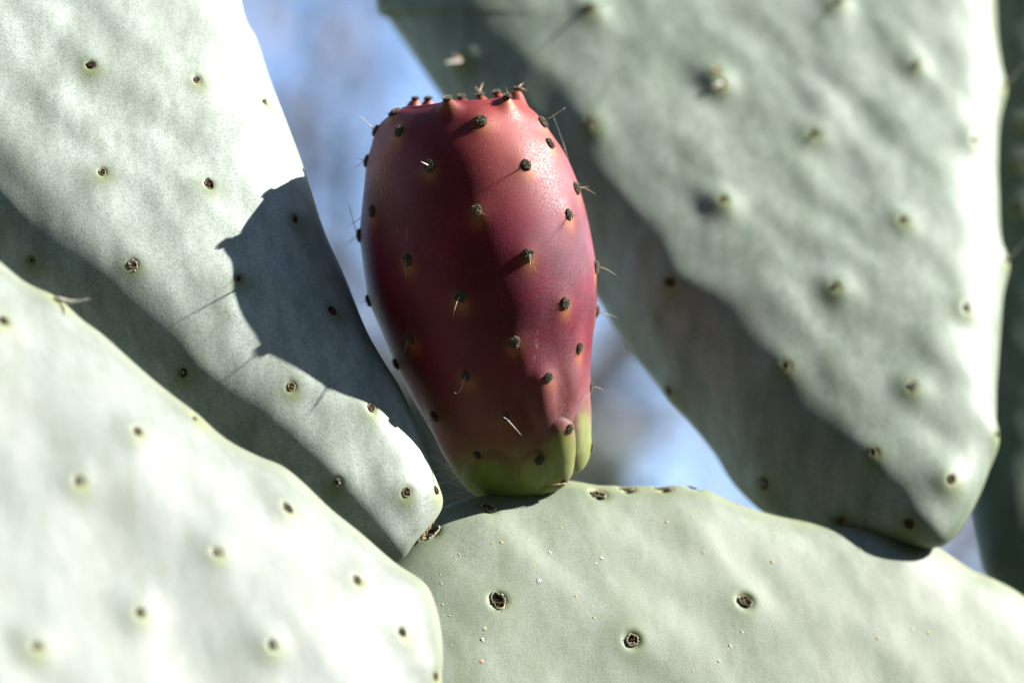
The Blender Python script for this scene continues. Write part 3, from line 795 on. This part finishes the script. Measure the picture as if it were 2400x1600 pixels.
    rows = [(3, A(115, 360), -.2, .011, .0), (5, A(1125, 415), -.15, .005, .02), (5, A(1080, 380), -.15, .005, .0), (6, A(1648, 322), .1, .011, 0), (7, A(1590, 592), 0, .005, 0), (7, A(1570, 640), 0, .005, 0),
            (10, A(1470, 630), -.35, .006, 0), (10, A(1442, 688), -.3, .006, 0), (9, A(585, 716), -.5, .015, 0), (11, A(1820, 903), .1, .009, 0), (11, A(1872, 960), 0, .009, -.03),
            (13, A(1072, 1117), -.45, .009, 0), (14, A(1748, 1125), -.3, .006, 0), (14, A(1770, 1207), -.25, .005, -.06), (14, A(1690, 1200), -.5, .006, .05), (8, A(98, 688), -.1, .008, 0), (8, A(78, 786), 0, .008, 0),
            (12, A(22, 1207), -.2, .009, .02), (12, A(195, 1185), -.25, .006, 0), (15, A(8, 1350), .1, .008, 0), (15, A(40, 963), .3, .008, 0), (15, A(48, 1006), .3, .007, 0),
            (17, B_(1161, 78), -.3, .008, 0), (17, B_(1196, 112), -.35, .006, -.03), (16, B_(393, 137), -.25, .005, .02), (18, B_(1687, 119), .1, .009, -.02), (19, B_(683, 376), -.3, .008, -.06), (21, B_(1692, 381), .1, .009, -.01), (21, B_(1637, 417), .1, .005, 0),
            (22, B_(106, 281), .0, .008, 0), (22, B_(180, 314), -.1, .007, -.05), (23, B_(353, 581), -.3, .008, .14), (26, B_(325, 655), 0, .005, 0), (26, B_(330, 682), 0, .005, 0), (27, B_(690, 830), -.3, .008, .14),
            (25, B_(1522, 614), -.2, .005, 0), (29, B_(1618, 833), .1, .008, -.03), (31, B_(1106, 1099), -.55, .015, 0), (31, B_(992, 985), -.3, .007, 0), (30, B_(527, 1027), -.1, .008, 0), (32, B_(1478, 1056), -.2, .004, .03),
            (2, A(1213, 172), -.1, .008, 0), (2, A(1303, 188), -.1, .007, 0), (42, A(1342, 138), .2, .010, 0), (42, A(1368, 198), .3, .009, 0), (40, A(979, 160), .4, .013, 0), (40, A(1043, 130), .4, .013, 0), (41, A(1128, 232), 0, .006, 0),
            (36, (1292, 1136), -.2, .01, 0)]
    for k_, tip, dy, r, bend in rows:
        o, p, nn = made[k_]
        p0 = p + nn * 0.05
        spine_obj(o, p0, at(tip, p0[1] + dy), r, bend, M_PALE if k_ in (9, 31) else M_SPINE)
    return root
build_fruit()

# ------------------------------------------------------------------ spider threads
def web():
    rnd = random.Random(5)
    root_p = to_world(at((1050, 1160), 0.2)); base = Vector(root_p); W = Matrix.Translation(base)
    root = thing('spider_web', 'fine spider web with dark specks between the fruit base and the left pad', 'spider web', W)
    mb = MB(); sp = MB()
    def pt(src, y): return (Vector(to_world(at(src, y))) - base) * 100
    for _ in range(34):
        t = rnd.uniform(0, 1)
        x0 = 1000 + 30 * t + rnd.uniform(-8, 8); y0 = 985 + 195 * t + rnd.uniform(-10, 10)
        t2 = min(1, max(0, t + rnd.gauss(0, .15)))
        x1 = 1035 + 75 * t2; y1 = 1040 + 115 * t2 + rnd.uniform(-10, 10)
        ya = rnd.uniform(-.5, .8); yb = rnd.uniform(-.3, 1.2)
        m = ((x0 + x1) / 2 + rnd.uniform(-3, 3), (y0 + y1) / 2 + rnd.uniform(0, 6))
        mb.tube([pt((x0, y0), ya), pt(m, (ya + yb) / 2), pt((x1, y1), yb)], [.0016] * 3, 3)
        for k in range(rnd.randint(0, 3)):
            f = rnd.random(); c = pt((x0 + (x1 - x0) * f, y0 + (y1 - y0) * f), ya + (yb - ya) * f)
            d = Vector((rnd.gauss(0, 1), rnd.gauss(0, 1), rnd.gauss(0, 1))).normalized() * rnd.uniform(.006, .02)
            sp.tube([c - d, c, c + d], [.002, rnd.uniform(.004, .009), .002], 5)
    link('thread', mb.mesh('thread', [M_WEB]), W, root)
    o = link('speck', sp.mesh('speck', [M_SPECK]), W, root); o['kind'] = 'stuff'
    base2 = Vector(to_world(at((1345, 440), -0.1))); W2 = Matrix.Translation(base2)
    mb = MB()
    q = [Vector(to_world(at(s, y))) - base2 for s, y in (((1296, 270), .3), ((1322, 340), .1), ((1350, 440), -.1))]
    mb.tube([v * 100 for v in q], [.0026] * 3, 4)
    o = link('spider_thread', mb.mesh('spider_thread', [M_WEB]), W2)
    o['label'] = 'single grey spider thread hanging beside the upper right of the fruit'; o['category'] = 'spider thread'
web()

# ------------------------------------------------------------------ what lies below and beyond
def ground():
    m, nt, b = new_mat('dry_ground'); q = NT(nt); c = q.coord()
    n = q.noise(c, 0.7, 6, 0.6)
    q.put(b.inputs['Base Color'], q.mix(q.rng(n, .35, .65), (0.085, 0.075, 0.045), (0.055, 0.065, 0.03)))
    b.inputs['Roughness'].default_value = 0.95
    q.put(b.inputs['Normal'], q.bump(q.noise(c, 9, 5), .6, .05))
    s = 900; nn = 40
    g = np.linspace(-s, s, nn)
    X, Y = np.meshgrid(g, g, indexing='ij')
    V = np.stack([X, Y, np.zeros_like(X)], -1).reshape(-1, 3)
    i = np.arange(nn - 1)[:, None]; j = np.arange(nn - 1)[None]
    F = np.stack([i * nn + j, (i + 1) * nn + j, (i + 1) * nn + j + 1, i * nn + j + 1], -1).reshape(-1, 4)
    structure('ground', mesh_from(V, F, 'ground', [m], smooth_shade=False))
ground()

def trunk():  # out-of-view trunk of the same cactus, under the bottom pad
    m = flat_mat('cactus_bark', (0.12, 0.10, 0.075), (0.30, 0.26, 0.19), 160, 0.9, 0.2, 0.8)
    p = Vector(to_world(at(dpx((1750, 3150)), float(depth_bottom(*plane_xz(dpx((1750, 3150))))))))
    base = Vector((p.x + 0.03, p.y + 0.02, -0.02)); W = Matrix.Translation(base)
    root = thing('cactus_trunk', 'woody brown cactus trunk rising from the ground under the broad scarred pad', 'cactus', W)
    n, k = 60, 40; V = []
    for i in range(n):
        t = i / (n - 1)
        c = Vector((0, 0, 0)).lerp(p - base + Vector((0, 0, 0.01)), t)
        rx = 0.075 - 0.035 * t + 0.05 * math.exp(-t * 12); ry = rx * (0.9 - .35 * t)
        for s in range(k):
            a = 2 * math.pi * s / k
            V.append((c.x + rx * math.cos(a), c.y + ry * math.sin(a), c.z))
    V = np.array(V)
    nz = noise(V * 100, .12, 5)
    V[:, :2] *= (1 + .12 * nz)[:, None]
    i = np.arange(n - 1)[:, None]; j = np.arange(k)[None]; jn = (j + 1) % k
    F = np.stack([i * k + j, i * k + jn, (i + 1) * k + jn, (i + 1) * k + j], -1).reshape(-1, 4)
    link('bark', mesh_from(V, F, 'bark', [m]), W, root)
trunk()

M_TBARK = flat_mat('tree_bark', (0.10, 0.085, 0.075), (0.19, 0.17, 0.15), 25, 0.9, 0.2, 0.8)
def leaf_mat(name, a, b_):
    m, nt, b = new_mat(name); q = NT(nt); c = q.coord()
    q.put(b.inputs['Base Color'], q.mix(q.rng(q.noise(c, 3, 3), .35, .65), a, b_))
    b.inputs['Roughness'].default_value = 0.6
    return m
M_OLIVE = leaf_mat('olive_leaf', (0.075, 0.085, 0.05), (0.13, 0.13, 0.085))
def tree(label, src, dist, top_src, spread, n_leaf, seed, leaf=0.06, lmat=M_OLIVE, group='blurred trees far behind the cactus'):
    """a tree whose crown top shows at top_src (source px y), standing dist metres beyond the lens"""
    rnd = random.Random(seed); R = np.random.default_rng(seed)
    el = lambda py: PITCH - math.atan((py - 800) * K / D)
    x = (src - 1200) * K / D * dist; y = cam.location.y + dist
    H = cam.location.z + math.tan(el(top_src)) * dist
    W = Matrix.Translation((x, y, 0))
    root = thing('leafy_tree' if n_leaf > 2500 else 'sparse_tree', label, 'tree', W, group)
    mb = MB(); tips = []
    def limb(p, d, l, r, lev):
        pts = [p]; q = p.copy(); dd = d.copy()
        for s in range(4):
            dd = (dd + Vector((rnd.gauss(0, .16), rnd.gauss(0, .16), rnd.gauss(.03, .08)))).normalized()
            q = q + dd * l / 4; pts.append(q.copy())
        mb.tube(pts, [r * (1 - .12 * s) for s in range(5)], 6)
        if lev == 0: tips.append((q, l)); return
        for s in range(4 if lev > 1 else 3):
            k = rnd.choice([2, 3, 4, 4])
            nd = (dd + Vector((rnd.gauss(0, spread), rnd.gauss(0, spread), rnd.gauss(.1, .35)))).normalized()
            limb(pts[k], nd, l * rnd.uniform(.55, .8), r * .55, lev - 1)
        tips.append((q, l))
    limb(Vector((0, 0, -.05)), Vector((0, 0, 1)), H * .36, H * .022, 3)
    zmax = max(p.z for p, _ in tips); f = (H * 0.98) / zmax
    mb.v = [(a * f, b * f, c * f if c > 0 else c) for a, b, c in mb.v]
    link('trunk', mb.mesh('tree_trunk', [M_TBARK], 1.0), W, root)
    T = np.array([tuple(p * f) for p, _ in tips])
    C = T[R.integers(0, len(T), n_leaf)] + R.normal(0, H * .045, (n_leaf, 3))
    d1 = R.normal(0, 1, (n_leaf, 3)); d1 /= np.linalg.norm(d1, axis=1)[:, None]
    d2 = np.cross(d1, R.normal(0, 1, (n_leaf, 3))); d2 /= np.linalg.norm(d2, axis=1)[:, None]
    s = leaf * R.uniform(.6, 1.3, (n_leaf, 1))
    V = np.stack([C - d1 * s, C + d2 * s * .45, C + d1 * s, C - d2 * s * .45], 1).reshape(-1, 3)
    F = np.arange(n_leaf * 4).reshape(-1, 4)
    link('crown', mesh_from(V, F, 'tree_crown', [lmat], smooth_shade=False), W, root)
M_DRY = leaf_mat('dry_twig', (0.12, 0.105, 0.11), (0.20, 0.17, 0.17))
tree('olive-green leafy tree blurred in the gap left of the fruit base', 720, 16, 860, .22, 26000, 3, .12)
tree('tall bare tree with grey twigs blurred above the left pad', 770, 20, -420, .34, 1500, 14, .12, M_DRY)
tree('bare grey tree added to darken the sky in the small gap below the shaded far pad', 2330, 24, 1000, .28, 2600, 27, .12, M_DRY)  # put in to darken pale sky showing through this gap

M_HEDGE = leaf_mat('hedge_leaf', (0.022, 0.034, 0.015), (0.038, 0.052, 0.024))
def hedge(label, x0, y0, x1, y1, h, seed):  # out-of-view hedges, added to hold back ambient light
    """light-blocking clipped hedge: solid dark core with a coat of leaves"""
    R = np.random.default_rng(seed)
    L = math.hypot(x1 - x0, y1 - y0); d = np.array([(x1 - x0) / L, (y1 - y0) / L]); nrm = np.array([-d[1], d[0]])
    W = Matrix.Translation((x0, y0, 0))
    root = thing('light_block_hedge', label, 'hedge', W)
    nx, nz = 60, 30; V = []
    prof = [(-.6, 0)] + [(-.6 + .1 * k / 10, h * k / 10) for k in range(1, 11)] + [(0, h * 1.06)] + [(.5 + .1 * (10 - k) / 10, h * k / 10) for k in range(10, -1, -1)]
    for i in range(nx):
        t = L * i / (nx - 1)
        for a, z in prof:
            V.append((d[0] * t + nrm[0] * a, d[1] * t + nrm[1] * a, z))
    V = np.array(V); V = V + .18 * np.stack([noise(V, 1.3, 1), noise(V, 1.3, 2), noise(V, 1.3, 3) * (V[:, 2] > .1)], 1)
    k = len(prof); i = np.arange(nx - 1)[:, None]; j = np.arange(k - 1)[None]
    F = np.stack([i * k + j, i * k + j + 1, (i + 1) * k + j + 1, (i + 1) * k + j], -1).reshape(-1, 4)
    link('core', mesh_from(V, F, 'hedge_core', [M_HEDGE]), W, root)
    n = 16000
    c = V[R.integers(0, len(V), n)] + R.normal(0, .12, (n, 3))
    c[:, 2] = np.abs(c[:, 2])
    d1 = R.normal(0, 1, (n, 3)); d1 /= np.linalg.norm(d1, axis=1)[:, None]
    d2 = np.cross(d1, R.normal(0, 1, (n, 3))); d2 /= np.linalg.norm(d2, axis=1)[:, None]
    s = R.uniform(.03, .06, (n, 1))
    P = np.stack([c - d1 * s, c + d2 * s * .5, c + d1 * s, c - d2 * s * .5], 1).reshape(-1, 3)
    link('leaves', mesh_from(P, np.arange(4 * n).reshape(-1, 4), 'hedge_leaves', [M_HEDGE], smooth_shade=False), W, root)
hedge('dark green dense hedge, unseen, added behind the photographer to block skylight', 7, -3.6, -5, -3.0, 6.0, 1)
hedge('dark green hedge, unseen, added right of the cactus to block sky and shade the ground', 5.2, 9, 5.0, -9, 2.3, 3)
